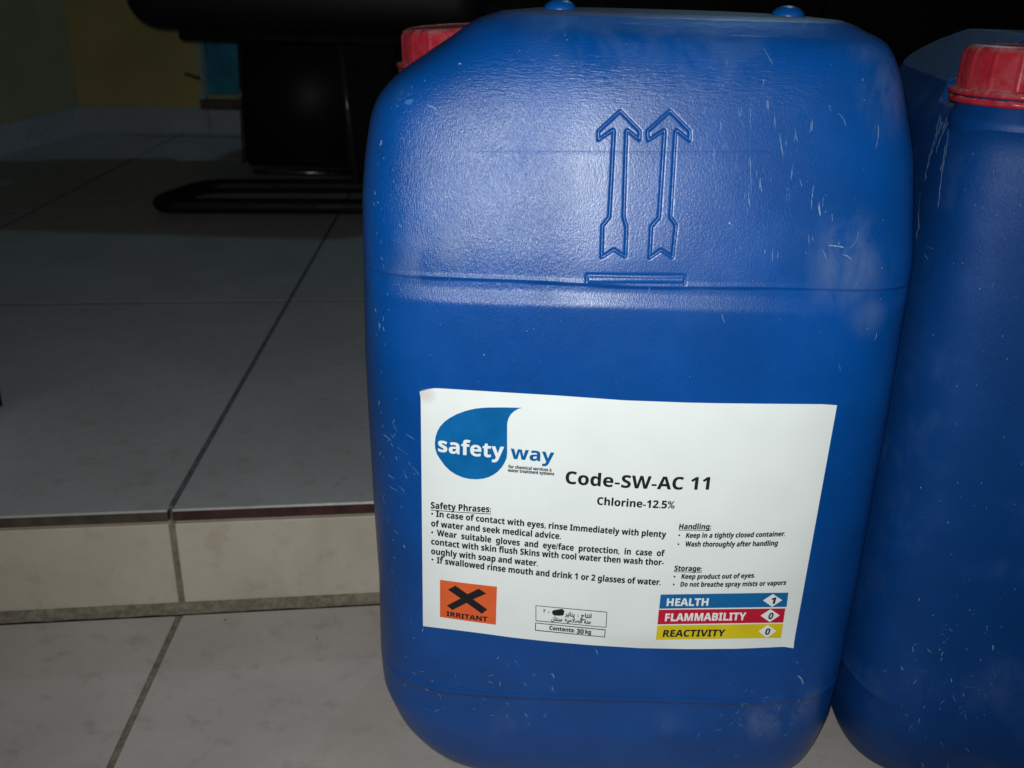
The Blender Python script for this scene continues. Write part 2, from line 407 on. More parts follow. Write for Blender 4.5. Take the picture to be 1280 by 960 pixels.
# raised floor and its riser
B = J+e2*.009
upf = slab('raised_floor', [B+e1*(-1.6), B+e1*2.4, B+e1*2.4+e2*3.0, B+e1*(-1.6)+e2*3.0], .0, HR-.0004, M_groutd)
for i in range(-3, 5):
    for j in range(0, 5):
        o = J+e1*(i*TS+G*.4)+e2*(j*TS+G*.4)
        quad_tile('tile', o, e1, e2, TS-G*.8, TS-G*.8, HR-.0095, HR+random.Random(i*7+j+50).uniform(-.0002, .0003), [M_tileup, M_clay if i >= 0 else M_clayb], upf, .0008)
ris = slab('step_riser', [J+e2*.0060+e1*(-1.6), J+e2*.0060+e1*2.4, B+e1*2.4-e2*.0005, B+e1*(-1.6)-e2*.0005], .0, HR-.011, M_grout)
for i in range(-3, 5):
    o = J+e1*(i*TS+G/2)+e2*.0015
    bm = box_bm(0, TS-G, 0, .008, .0045, HR-.0125, .0009, 1)
    M = Matrix(((e1.x, e2.x, 0, o.x), (e1.y, e2.y, 0, o.y), (0, 0, 1, 0), (0, 0, 0, 1)))
    bm.transform(M); bm_obj('riser_tile', bm, M_riser, ris)
# lumpy dirt fillet along the foot of the riser
rnd = random.Random(4)
vs = []; fs = []
N = 260
for k in range(N):
    s = -1.2+2.6*k/(N-1); a = .006+rnd.uniform(-.0016, .0022); h = .0048+rnd.uniform(-.0012, .0018)
    p = J+e1*s
    for (dd, hh) in ((-.0065-rnd.uniform(0, .0012), .0003), (-a*.4, .0012), (0, h*.6), (.0035, h+.0004)):
        r_ = p+e2*dd; vs.append((r_.x, r_.y, hh))
for k in range(N-1):
    for m in range(3): fs.append((k*4+m, (k+1)*4+m, (k+1)*4+m+1, k*4+m+1))
link('grout_fillet', mesh('grout_fillet', vs, fs), M_grout, ris, True)
# walls
def wall(name, p0, p1, z0, z1, th, mat):
    d = (p1-p0).normalized(); n = Vector((-d.y, d.x, 0))
    return slab(name, [p0, p1, p1+n*th, p0+n*th], z0, z1, mat)
M_wallY = plain('ochre_wall_paint', (.42, .33, .125), .75, .3, var=.12, scale=5, bump=.001)
M_wallG = plain('olive_wall_paint', (.30, .27, .16), .75, .3, var=.12, scale=5, bump=.001)
M_skirt = stone('skirting_tile', (.30, .31, .33), (.36, .37, .39), .5)
W0 = Vector((-1.09, 2.40, 0)); wd = Vector((.985, .172, 0)).normalized(); wl = Vector((-.07, -.998, 0)).normalized()
wb = wall('wall', W0, W0+wd*3.6, 0, 1.6, .1, M_wallY)
wv = wall('side_wall', W0+wl*2.2, W0-wl*.05, 0, 1.6, .1, M_wallG)
for (o, d, n, cnt, par) in ((W0, wd, Vector((wd.y, -wd.x, 0)), 7, wb), (W0, wl, Vector((-wl.y, wl.x, 0)), 4, wv)):
    for k in range(cnt):
        a = o+d*(k*.5+.002)+n*.002; b = o+d*(k*.5+.498)+n*.002
        bm = bmesh.new(); th = .008
        pts = [a, b, b+n*th, a+n*th]
        lo = [bm.verts.new((p.x, p.y, HR)) for p in pts]; hi = [bm.verts.new((p.x, p.y, .150)) for p in pts]
        bm.faces.new(hi); bm.faces.new(lo[::-1])
        for m in range(4): bm.faces.new((lo[m], lo[(m+1) % 4], hi[(m+1) % 4], hi[m]))
        bmesh.ops.recalc_face_normals(bm, faces=bm.faces[:])
        bm_obj('skirting_tile', bm, M_skirt, par)

# ------------------------------------------------------------------ jerrycans
CANS = 'blue jerrycans standing on the lower floor'
can = empty('jerrycan', (CX, CY, 0), 'blue plastic jerrycan with a white safety label and two moulded arrows on its front', 'jerrycan', CANS)
body_me = build_body()
body = link('body', body_me, M_blue, can)

# screw cap (local z = 0 at its foot)
def cap_mesh():
    prof = [(.0345, 0), (.0365, .0004), (.0370, .0018), (.0362, .0034), (.0338, .0040), (.0331, .0048), (.0326, .0230), (.0316, .0262), (.0290, .0280), (.0262, .0284), (.0258, .0278), (.012, .0276), (0.0004, .0276)]
    n = 192; vs = []; fs = []
    rr = random.Random(3)
    jag = [rr.uniform(-.0005, .0004) for _ in range(n)]
    for i, (r, z) in enumerate(prof):
        for k in range(n):
            a = 2*math.pi*k/n; q = r
            if 5 <= i <= 7:
                ph = (k*16/n) % 1; rib = max(0, 1-abs(ph-.5)/.085); q = r+(.0011*min(1, rib*1.6) if i < 7 else .0005*rib)
            if 0 < i < 3: q += jag[k]*.6
            vs.append((math.cos(a)*q, math.sin(a)*q, z+(jag[k] if i == 3 else 0)))
    for i in range(len(prof)-1):
        for k in range(n): fs.append((i*n+k, i*n+(k+1) % n, (i+1)*n+(k+1) % n, (i+1)*n+k))
    return mesh('cap', vs, fs)
def ring_mesh(name, prof, n=128, jagged=0.0, seed=1):
    rr = random.Random(seed); vs = []; fs = []
    for i, (r, z) in enumerate(prof):
        for k in range(n):
            a = 2*math.pi*k/n; j = rr.uniform(-jagged, jagged)
            vs.append((math.cos(a)*(r+j), math.sin(a)*(r+j), z+j*.8))
    m = len(prof)
    for i in range(m):
        for k in range(n): fs.append((i*n+k, i*n+(k+1) % n, ((i+1) % m)*n+(k+1) % n, ((i+1) % m)*n+k))
    return mesh(name, vs, fs)
cap = link('screw_cap', cap_mesh(), M_red, can, True)
cap.scale = (1, 1, .74); cap.location = (CAPX, CAPY, .4120); cap.rotation_euler = (0, math.radians(-4), math.radians(7))
tr = link('tamper_ring', ring_mesh('tamper_ring', [(.0335, -.0046), (.0352, -.0046), (.0362, -.0030), (.0358, -.0008), (.0340, -.0006)], jagged=.00035), M_red, cap, True)
nk = link('neck', ring_mesh('neck', [(.028, -.02), (.0340, -.02), (.0340, -.002), (.0335, .0006), (.0325, .001), (.0318, .012), (.028, .012)], 96), M_blue, can, True)
nk.location = (CAPX, CAPY, .410)
def lug(x, y):
    bm = bmesh.new(); bmesh.ops.create_uvsphere(bm, u_segments=24, v_segments=12, radius=1)
    for v in bm.verts: v.co = Vector((v.co.x*.0082, v.co.y*.0082, v.co.z*.0052))
    o = bm_obj('stacking_lug', bm, M_blue, can, True); o.location = (x, y, .4440); return o
for (px, py) in ((700, 12), (985, 16)):
    p = atD(np.array(float(px)), np.array(float(py)), .50); lug(p[0]-CX, .50-CY)

# small pale nicks, flecks and scratches, each a thin sliver on the surface
def paint_marks():
    rr = random.Random(11); vs = []; fs = []
    def edge(P):
        a, b, c = ab(P[:, 2]); return (~np.isfinite(P)).any() or (np.abs((P[:, 0]+CX-c)/a) > .93).any() or P[:, 2].min() < .004
    def stroke(px, py, L, ang, wd, bend=0., off=.00016, n=5):
        t = np.linspace(-.5, .5, n); a = math.radians(ang)
        cx = px+math.cos(a)*L*t - math.sin(a)*bend*(t*t*4-1)*L*.5; cy = py+math.sin(a)*L*t + math.cos(a)*bend*(t*t*4-1)*L*.5
        wv = wd*np.array([.25]+[rr.uniform(.6, 1.1) for _ in range(n-2)]+[.2])/2
        nx = -math.sin(a); ny = math.cos(a)
        A = onfront(cx+nx*wv, cy+ny*wv, off); Bp = onfront(cx-nx*wv, cy-ny*wv, off)
        if edge(A) or edge(Bp): return
        b = len(vs); vs.extend(A.tolist()); vs.extend(Bp.tolist())
        for k in range(n-1): fs.append((b+k, b+k+1, b+n+k+1, b+n+k))
    def blob(px, py, rx, ry, off=.00018):
        n = 9; a = np.linspace(0, 2*math.pi, n, endpoint=False)
        k = np.array([rr.uniform(.55, 1.15) for _ in range(n)])
        A = onfront(px+np.cos(a)*rx*k, py+np.sin(a)*ry*k, off+.00003*(len(vs) % 5))
        if edge(A): return
        b = len(vs); vs.extend(A.tolist()); fs.append(tuple(range(b, b+n)))
    def ok(px, py):
        return px > 462+max(0, (150-py))*.9 and px < 1128-max(0, py-330)*.17 and 30 < py < 940-0*px and not (520 < px < 1050 and 480 < py < 815) \
            and not (py < 120 and px < 490+(100-py)*1.45)
    # vertical scratches right of the arrows
    for (x, y, L) in ((938,190,150),(936,245,60),(951,225,42),(902,160,30),(884,165,26),(920,210,22),(977,190,60),(985,240,34),(968,150,26),(1015,240,34),(1024,262,30),(1002,232,22),(925,135,44),(880,140,20),(990,215,26),(1010,300,20),(1040,270,16),(995,170,30),(960,135,30)):
        L *= rr.uniform(.5, .9)
        for _ in range(2): stroke(x+rr.uniform(-1.5, 1.5), y+rr.uniform(-L*.3, L*.3), L*rr.uniform(.4, .8), rr.uniform(78, 98), rr.uniform(.5, .9), n=7)
    for _ in range(26): stroke(rr.uniform(870, 1050), rr.uniform(100, 320), rr.uniform(3, 16), rr.uniform(72, 100), rr.uniform(.35, .75))
    # flecks named in place
    for (x, y, rx, ry) in ((512,127,6.5,3.6),(511,127,4.5,2.6),(514,126,3.2,2.2),(524,88,1.6,1.6),(548,65,2,1.6),(575,80,2.2,1.3),(531,101,1.2,1.2),(607,295,4,1.6),(613,301,1.6,1.2),(588,323,2,1.6),(587,368,1.6,1.6),(536,270,2.6,2.4),(600,278,1.3,1.3),
                           (948,290,1.3,1.3),(912,279,1.3,1.3),(1080,125,1,2),(1078,100,1,1.6),(605,443,1.4,1),(1140,128,1,1),(480,198,1,1.6),(468,233,1.2,1.6),(460,250,1,1.2),(464,298,1.4,2.6),(477,178,1.3,4),(461,180,1,4)):
        blob(x, y, rx, ry)
    for _ in range(26): blob(512+rr.gauss(0, 14), 128+rr.gauss(0, 9), rr.uniform(.4, 1.1), rr.uniform(.4, .9))
    # nicks along the left flank and round the foot
    for _ in range(70):
        x = 458+abs(rr.gauss(0, 16)); y = rr.uniform(140, 830)
        if ok(x+4, y): stroke(x+3+max(0, y-250)*.035, y, rr.uniform(2, 7), rr.uniform(50, 120), rr.uniform(.5, 1.1), rr.uniform(-.3, .3))
    for _ in range(22): stroke(rr.uniform(472, 520), rr.uniform(530, 680), rr.uniform(4, 16), rr.uniform(25, 70), rr.uniform(.3, .7), rr.uniform(-.2, .2))
    for _ in range(45):
        x = rr.uniform(500, 700); y = rr.gauss(865, 28)
        if 815 < y < 945: stroke(x, y, rr.uniform(2, 8), rr.uniform(0, 180), rr.uniform(.4, .9), rr.uniform(-.6, .6))
    for _ in range(50):
        x = rr.gauss(960, 50); y = rr.gauss(900, 22)
        if 815 < y < 950 and x < 1040-(y-880)*.6: stroke(x, y, rr.uniform(2, 9), rr.uniform(0, 180), rr.uniform(.3, .8), rr.uniform(-.6, .6))
    for (x, y, L, a, w_, bd) in ((1000,850,14,60,2.2,.3),(1052,150,20,60,.8,.25),(1096,170,30,96,.7,.1),(1045,308,20,8,1.3,.05),(1030,318,16,70,.9,.1),(1058,322,14,30,1,.3),(543,265,24,58,1.4,.1),(534,252,16,50,1,.1),(540,135,14,25,1.2,.2),(690,190,70,1,.5,0),
                                 (800,30,40,2,.6,0),(930,45,50,2,.8,0),(960,70,24,60,.8,0),(622,200,12,110,1.2,0),(560,350,18,118,1,.1),(725,180,16,80,.7,0),(1066,300,26,120,.6,.3),(690,845,8,60,1,.5),(645,830,10,60,1,.5),(745,815,7,70,1,.4)):
        stroke(x, y, L, a, w_, bd, n=8)
    for _ in range(150):
        x = rr.uniform(470, 1120); y = rr.uniform(40, 860)
        if ok(x, y): blob(x, y, rr.uniform(.35, .9), rr.uniform(.35, .9))
    for _ in range(16):
        x = rr.uniform(480, 1110); y = rr.uniform(60, 470)
        if ok(x, y): stroke(x, y, rr.uniform(3, 14), rr.uniform(60, 115), rr.uniform(.3, .6), rr.uniform(-.2, .2))
    o = link('scuff_marks', mesh('scuff_marks', vs, fs), None, can)
    t = NT('chalky_scuff'); n = t.ramp(t.math('ADD', t.math('MULTIPLY', t.noise(70, 2), .6), t.math('MULTIPLY', t.noise(500, 3), .4)), .38, .62)
    o.data.materials.append(t.set(color=t.mix(n, (.03, .12, .33), (.26, .35, .48)), rough=.75, spec=.3))
    o['kind'] = 'stuff'
paint_marks()

# ------------------------------------------------------------------ paper label and its print
TOPE = [(526,488),(534,486),(545,485),(600,488.5),(700,494.5),(780,500.3),(860,503.2),(900,504),(960,504.6),(1030,505.2),(1046,506.5)]
BOTE = [(529,782.3),(560,786),(600,791),(640,796.5),(690,802),(740,806.2),(800,809.8),(860,811),(920,810.6),(960,809),(980,808),(991,809)]
def bez(P, n):
    P = np.array(P, float); s = np.r_[0, np.cumsum(np.hypot(*np.diff(P, axis=0).T))]; s /= s[-1]
    t = np.linspace(0, 1, n); return np.interp(t, s, P[:, 0]), np.interp(t, s, P[:, 1])
def label_mesh():
    n, m = 90, 44
    tx, ty = bez(TOPE, n); bx, by = bez(BOTE, n)
    v = np.linspace(0, 1, m)[:, None]
    px = tx*(1-v)+bx*v; py = ty*(1-v)+by*v
    off = np.full(px.shape, .00022)
    off += .0016*np.exp(-((px-527)/9)**2-((py-487)/7)**2)
    off += .0006*np.exp(-((px-991)/8)**2-((py-809)/6)**2)
    A = onfront(px.ravel(), py.ravel(), off.ravel()); Bp = onfront(px.ravel(), py.ravel(), off.ravel()*0+.0)
    V = np.concatenate([A, Bp, A]); fs = []
    for i in range(m-1):
        for k in range(n-1): fs.append((i*n+k, (i+1)*n+k, (i+1)*n+k+1, i*n+k+1))
    o = n*m
    edge = [k for k in range(n)]+[i*n+n-1 for i in range(1, m)]+[(m-1)*n+k for k in range(n-2, -1, -1)]+[i*n for i in range(m-2, 0, -1)]
    for a, b in zip(edge, edge[1:]+edge[:1]): fs.append((a+2*o, b+2*o, b+o, a+o))
    return mesh('label', V, fs)
lab = link('label', label_mesh(), M_paper, can, True)
for _i in range(89*43, len(lab.data.polygons)): lab.data.polygons[_i].use_smooth = False
NAD = np.array([560., 3250.])
def flat(name, poly, mat, off=.00036, parent=None, sub=8):
    """flat print: a pixel outline cut into a fine sheet that follows the label"""
    bm = bmesh.new(); P = np.array(poly, float)
    f = bm.faces.new([bm.verts.new((p[0], p[1], 0)) for p in P])
    x0, y0 = P.min(0); x1, y1 = P.max(0)
    for ax, a, b in ((0, x0, x1), (1, y0, y1)):
        k = int((b-a)//sub)
        for i in range(1, k+1):
            c = a+(b-a)*i/(k+1); co = (c, 0, 0) if ax == 0 else (0, c, 0); no = (1, 0, 0) if ax == 0 else (0, 1, 0)
            bmesh.ops.bisect_plane(bm, geom=bm.verts[:]+bm.edges[:]+bm.faces[:], plane_co=co, plane_no=no)
    bmesh.ops.triangulate(bm, faces=bm.faces[:])
    me = bpy.data.meshes.new(name); bm.to_mesh(me); bm.free()
    remap(me, off); me_face_out(me)
    return link(name, me, mat, parent or lab)
def remap(me, off):
    n = len(me.vertices); co = np.empty(n*3, np.float32); me.vertices.foreach_get('co', co); co = co.reshape(-1, 3)
    Q = onfront(co[:, 0], co[:, 1], np.full(n, off)); me.vertices.foreach_set('co', Q.astype(np.float32).ravel()); me.update()
def me_face_out(me):
    bm = bmesh.new(); bm.from_mesh(me); bm.normal_update()
    fl = [f for f in bm.faces if f.normal.y > 0]
    if fl: bmesh.ops.reverse_faces(bm, faces=fl)
    bm.to_mesh(me); bm.free()
STYLE = {'r': (0x1D5A0, 0x1D5BA, 0x1D7E2), 'b': (0x1D5D4, 0x1D5EE, 0x1D7EC), 'i': (0x1D608, 0x1D622, 0x1D7E2), 'j': (0x1D63C, 0x1D656, 0x1D7EC)}
def styled(s, k):
    # sans-serif letterforms of the built-in unicode fallback face
    if k not in STYLE: return s
    U, Lw, D = STYLE[k]
    return ''.join(chr(U+ord(c)-65) if 'A' <= c <= 'Z' else chr(Lw+ord(c)-97) if 'a' <= c <= 'z' else chr(D+ord(c)-48) if '0' <= c <= '9' else c for c in s)
def raw_text(s, bold=0.0):
    c = bpy.data.curves.new('t', 'FONT'); c.body = s; c.size = 1; c.resolution_u = 3; c.offset = bold; c.fill_mode = 'FRONT'
    o = bpy.data.objects.new('t', c); COL.objects.link(o)
    dg = bpy.context.evaluated_depsgraph_get(); me = bpy.data.meshes.new_from_object(o.evaluated_get(dg))
    COL.objects.unlink(o); bpy.data.objects.remove(o); bpy.data.curves.remove(c)
    n = len(me.vertices); co = np.empty(n*3, np.float32); me.vertices.foreach_get('co', co)
    return me, co.reshape(-1, 3)
_m, _c = raw_text(styled('H', 'b')); CAPH = float(_c[:, 1].max())
_mx, _cx = raw_text(styled('x', 'b')); XH = float(_cx[:, 1].max())
def text(s, base, cap, mat=None, bold=.0, off=.00050, shear=0., name='lettering', ref=None, st=None):
    """lettering along a baseline given as pixels, cap height in pixels"""
    if st is None: st = '' if ord(max(s)) > 1000 else ('b' if bold > .006 else 'r')
    me, co = raw_text(styled(s, st), 0 if st else bold)
    if len(co) == 0: return
    # split long triangles so the print follows the curved label
    x0, x1 = co[:, 0].min(), co[:, 0].max(); L = x1-x0
    t = (co[:, 0]-x0)/L; h = co[:, 1]/(ref or CAPH)*cap
    P = np.array(base, float); s_ = np.r_[0, np.cumsum(np.hypot(*np.diff(P, axis=0).T))]; s_ /= s_[-1]
    tt = t+shear*h/np.hypot(*(P[-1]-P[0]))
    if len(P) > 2:
        cx_ = np.polyfit(s_, P[:, 0], 2); cy_ = np.polyfit(s_, P[:, 1], 2); bx = np.polyval(cx_, tt); by = np.polyval(cy_, tt)
    else: bx = P[0, 0]+(P[1, 0]-P[0, 0])*tt; by = P[0, 1]+(P[1, 1]-P[0, 1])*tt
    d = np.stack([bx-NAD[0], by-NAD[1]], -1); d /= np.linalg.norm(d, axis=1, keepdims=True)
    q = np.stack([bx, by, bx*0], -1); q[:, :2] += d*h[:, None]
    # ink spreads a little: a second, barely shifted strike joined to the first
    tris = [tuple(p.vertices) for p in me.polygons]; n0 = len(q); bpy.data.meshes.remove(me)
    sh = [(0, 0)]+([(.42, 0), (.2, .3)] if cap > 3 else [])
    V = np.concatenate([onfront(q[:, 0]+a_, q[:, 1]+b_, np.full(n0, off+.00003*i)) for i, (a_, b_) in enumerate(sh)])
    me = mesh(name, V, [tuple(v+n0*i for v in t_) for i in range(len(sh)) for t_ in tris])
    me_face_out(me)
    return link(name, me, mat or M_ink, lab)
# droplet logo
drop = [(653.3,509.4),(648,510.6),(643,513.6),(639,517),(636,521.8),(634.4,527),(634,532),(634,566),(633.4,572),(630.6,578.5),(627,584),(622.3,589.2),(617,593),(610.9,596.1),(604,598),(596,598.8),(587,598.3),(578.8,596.5),(570,592.8),(562.7,588),(556,581.5),(550.1,573.2),(546.2,567),(544.2,560),(543.7,553.5),(544.6,546),(547,538.5),(550.1,533),(556,526.5),(562.7,521.8),(571,517.3),(581,513.6),(588,511.7),(594.8,510.3),(602,509.5),(610,509),(629.2,508.9),(641,509.1)]
flat('droplet_logo', drop, M_logo, .00036)
text('safety', [(548,563.2),(570,566.8),(600,569.6),(629.5,571.6)], 13.6, M_white, .018, ref=XH)
text('way', [(638,572.4),(665,575),(692,577.6)], 12.4, M_logo, .018, ref=XH)
text('for chemical services &', [(635.3,584.4),(689.3,588.8)], 3.9, M_inkgrey, st='b')
text('water treatment systems', [(634.6,588.9),(692.3,593.6)], 3.9, M_inkgrey, st='b')
text('Code-SW-AC 11', [(706.5,603.6),(750,607),(795,609.7),(840,610.9),(885.5,611.2)], 15.6, bold=.022)
text('Chlorine-12.5%', [(746,630.0),(795,633.2),(842.4,634.9)], 9.4, bold=.016)
text('Safety Phrases:', [(538.9,634.6),(575,637.6),(613.5,639.6)], 7.9, bold=.004, st='b')
flat('underline', [(538.5,636.6),(575,639.6),(614,641.6),(614,642.5),(575,640.5),(538.5,637.5)], M_ink)
def bullet(px, py, r=1.3):
    a = np.linspace(0, 2*math.pi, 10, endpoint=False); flat('bullet', list(zip(px+np.cos(a)*r, py+np.sin(a)*r)), M_ink)
BL = .014
text('In case of contact with eyes, rinse Immediately with plenty', [(545.5,645.4),(610,652.2),(680,659.2),(770,667.2),(832,670.9)], 7.5, bold=BL)
text('of water and seek medical advice.', [(539.3,657),(620,665.7),(700.6,673.2)], 7.5, bold=BL)
text('Wear  suitable  gloves  and  eye/face  protection,  in  case  of', [(546.4,668.9),(620,678),(700,686.3),(770,691.6),(830,694.4)], 7.5, bold=BL)
text('contact with skin flush Skins with cool water then wash thor-', [(539.3,679.8),(620,688.7),(690,696.5),(770,702.8),(829.1,705.8)], 7.5, bold=BL)
text('oughly with soap and water.', [(539.3,691.7),(605,699.8),(671.9,707)], 7.5, bold=BL)
text('If swallowed rinse mouth and drink 1 or 2 glasses of water.', [(546.4,703.2),(610,711.3),(674,718.8),(750,726),(825.3,730.6)], 7.5, bold=BL)
for p in ((540.5,641.8),(540.5,665),(540.8,699)): bullet(*p)
# irritant square
flat('irritant_square', [(550.2,724.2),(585,728.8),(621.3,732.9),(620.6,756),(619.9,780.5),(585,775.8),(550.2,770.7)], M_orange)
flat('irritant_cross', [(560.0,736.4),(569.4,731.3),(584.6,742.0),(598.6,735.2),(608,741.3),(591.8,748.6),(609.3,761.2),(602.4,766.6),(583.5,753.0),(565.6,762),(558.8,756.2),(576.0,747.4)], M_ink, .00046)
text('IRRITANT', [(558.4,768.8),(584,772.9),(609,776)], 5.6, bold=.03)
# date box
def frame(c, w_=.9):
    c = np.array(c, float); m = c.mean(0); s = np.sign(c-m)*w_; i = c-s
    for k in range(4):
        a, b = k, (k+1) % 4; flat('box_line', [c[a], c[b], i[b], i[a]], M_ink)
frame([(669.5,756.2),(759,764.3),(757.9,784.1),(669.5,775.8)], .85)
frame([(669,777.7),(757,786.4),(756.2,796.3),(668.7,787.8)], 1.0)
Z5 = lambda x, y: (640+x/9.143, 740+y/9.143)
text('Contents:', [Z5(425,423), Z5(712,454)], 4.7, bold=.012)
text('30', [Z5(736,464), Z5(815,472)], 5.6, bold=.03)
text('kg', [Z5(834,468), Z5(898,474)], 4.9, bold=.02)
flat('ink_blot', [Z5(*p) for p in ((455,222),(470,203),(520,194),(575,186),(600,213),(588,262),(540,266),(480,262),(462,246))], M_ink, .00048)
text('\u0662', [Z5(357,228), Z5(380,232)], 4.6)
text('\u0660', [Z5(408,236), Z5(430,238)], 4.0)
text('\ufeae\ufef3\ufe8e\ufee8\ufef3', [Z5(602,264), Z5(712,275)], 5.5, bold=.01)
text(':', [Z5(748,277), Z5(757,278)], 4)
text('\ufe9d\ufe8e\ufe98\ufee7\ufe8d', [Z5(785,282), Z5(903,292)], 5.5, bold=.01)
text('\ufee5\ufe8e\ufe98\ufee8\ufeb3', [Z5(448,318), Z5(570,328)], 5.5, bold=.01)
text('\ufeea\ufef4\ufea3\ufefc\ufebc\ufedf\ufe8d', [Z5(600,332), Z5(798,348)], 5.5, bold=.01)
text('\ufe93\ufeaa\ufee3', [Z5(822,350), Z5(895,356)], 5.5, bold=.01)
# right column
text('Handling:', [(848.3,660.6),(888,660.8)], 6.6, bold=.002, shear=.05, st='b')
flat('underline', [(848,661.8),(888.5,662.1),(888.5,662.9),(848,662.6)], M_ink)
text('Keep in a tightly closed container.', [(857,671.4),(905,671.2),(945,670.4),(980.3,669.3)], 6.0, st='b', shear=.06)
text('Wash thoroughly after handling', [(855.9,682.2),(910,682.4),(971,681)], 6.2, st='b', shear=.06)
text('Storage:', [(842.4,712.6),(876.4,713.2)], 6.4, bold=.002, shear=.05, st='b')
flat('underline', [(842,713.8),(877,714.5),(877,715.3),(842,714.6)], M_ink)
text('Keep product out of eyes.', [(851.3,722.6),(900,722.5),(942.8,721.2)], 5.8, st='b', shear=.06)
text('Do not breathe spray mists or vapors', [(850,732.3),(915,732.3),(981.4,730.2)], 5.8, st='b', shear=.06)
for p in ((849,668.7),(847.9,679.8),(843,720.4),(842,730.1)): bullet(*p, 1.2)
# hazard rating bands
flat('rating_band', [(825.7,742.7),(985.2,740.2),(982.9,758.1),(823.8,760.4)], M_bblue)
flat('rating_band', [(823.4,761.7),(981.4,760.0),(978.7,777.7),(821.7,780.0)], M_bred)
flat('rating_band', [(821.5,781.3),(978.7,779.0),(975.9,796.9),(819.6,799.2)], M_byel)
for (x, y, w_) in ((965.4,749.9,12), (962.4,768.9,12), (958.8,788.5,11.2)):
    flat('rating_diamond', [(x-w_, y), (x+.5, y-8), (x+w_, y-.3), (x-.6, y+8)], M_white, .00044)
text('HEALTH', [(832.9,756.5),(884.4,756.2)], 9.2, M_white, .03)
text('FLAMMABILITY', [(830.8,775.5),(931.2,774.2)], 9.4, M_white, .03)
text('REACTIVITY', [(828,795.1),(904.8,794.4)], 8.4, M_ink, .018, shear=.08)
for s, x, y in (('1', 964.6, 753.8), ('0', 961.8, 772.9), ('0', 957.8, 792.5)):
    text(s, [(x-2.6, y), (x+3.0, y-.1)], 7.8, M_ink, .02, .00056, shear=.12)

# ------------------------------------------------------------------ second jerrycan, turned a quarter
can2 = empty('jerrycan', (.3110, .5490, 0), 'dull blue jerrycan seen end-on with a dusty red cap at the right edge', 'jerrycan', CANS, rot=math.radians(80))
can2.scale = (1, .94, .985)
_keep = fL
fL = table([(.0, -.036), (.006, -.046), (.020, -.0585), (.036, -.0685), (.059, -.0765), (.08, -.0776), (.132, -.0770), (.234, -.0790), (.318, -.0782), (.377, -.0772), (.395, -.0758),
            (.403, -.0735), (.409, -.0690), (.4125, -.0640), (.420, -.058), (.444, -.050)], .0025)
_keepB = fB
fB = table([(0, .072), (.004, .079), (.012, .086), (.030, .0925), (.055, .0965), (.082, .099), (.20, .1010), (.318, .1005), (.380, .0990), (.400, .0975), (.4085, .0945), (.4135, .0900), (.444, .076)], .0025)
body2_me = build_body(True); fL = _keep; fB = _keepB
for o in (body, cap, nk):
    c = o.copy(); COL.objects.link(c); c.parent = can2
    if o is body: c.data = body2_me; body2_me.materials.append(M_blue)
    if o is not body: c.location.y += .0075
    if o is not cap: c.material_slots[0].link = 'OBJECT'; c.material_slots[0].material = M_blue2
    if o is cap: c.location.z = .4195; c.scale.z = .80; c.rotation_euler.y = math.radians(1)
    for k in o.children:
        d = k.copy(); COL.objects.link(d); d.parent = c

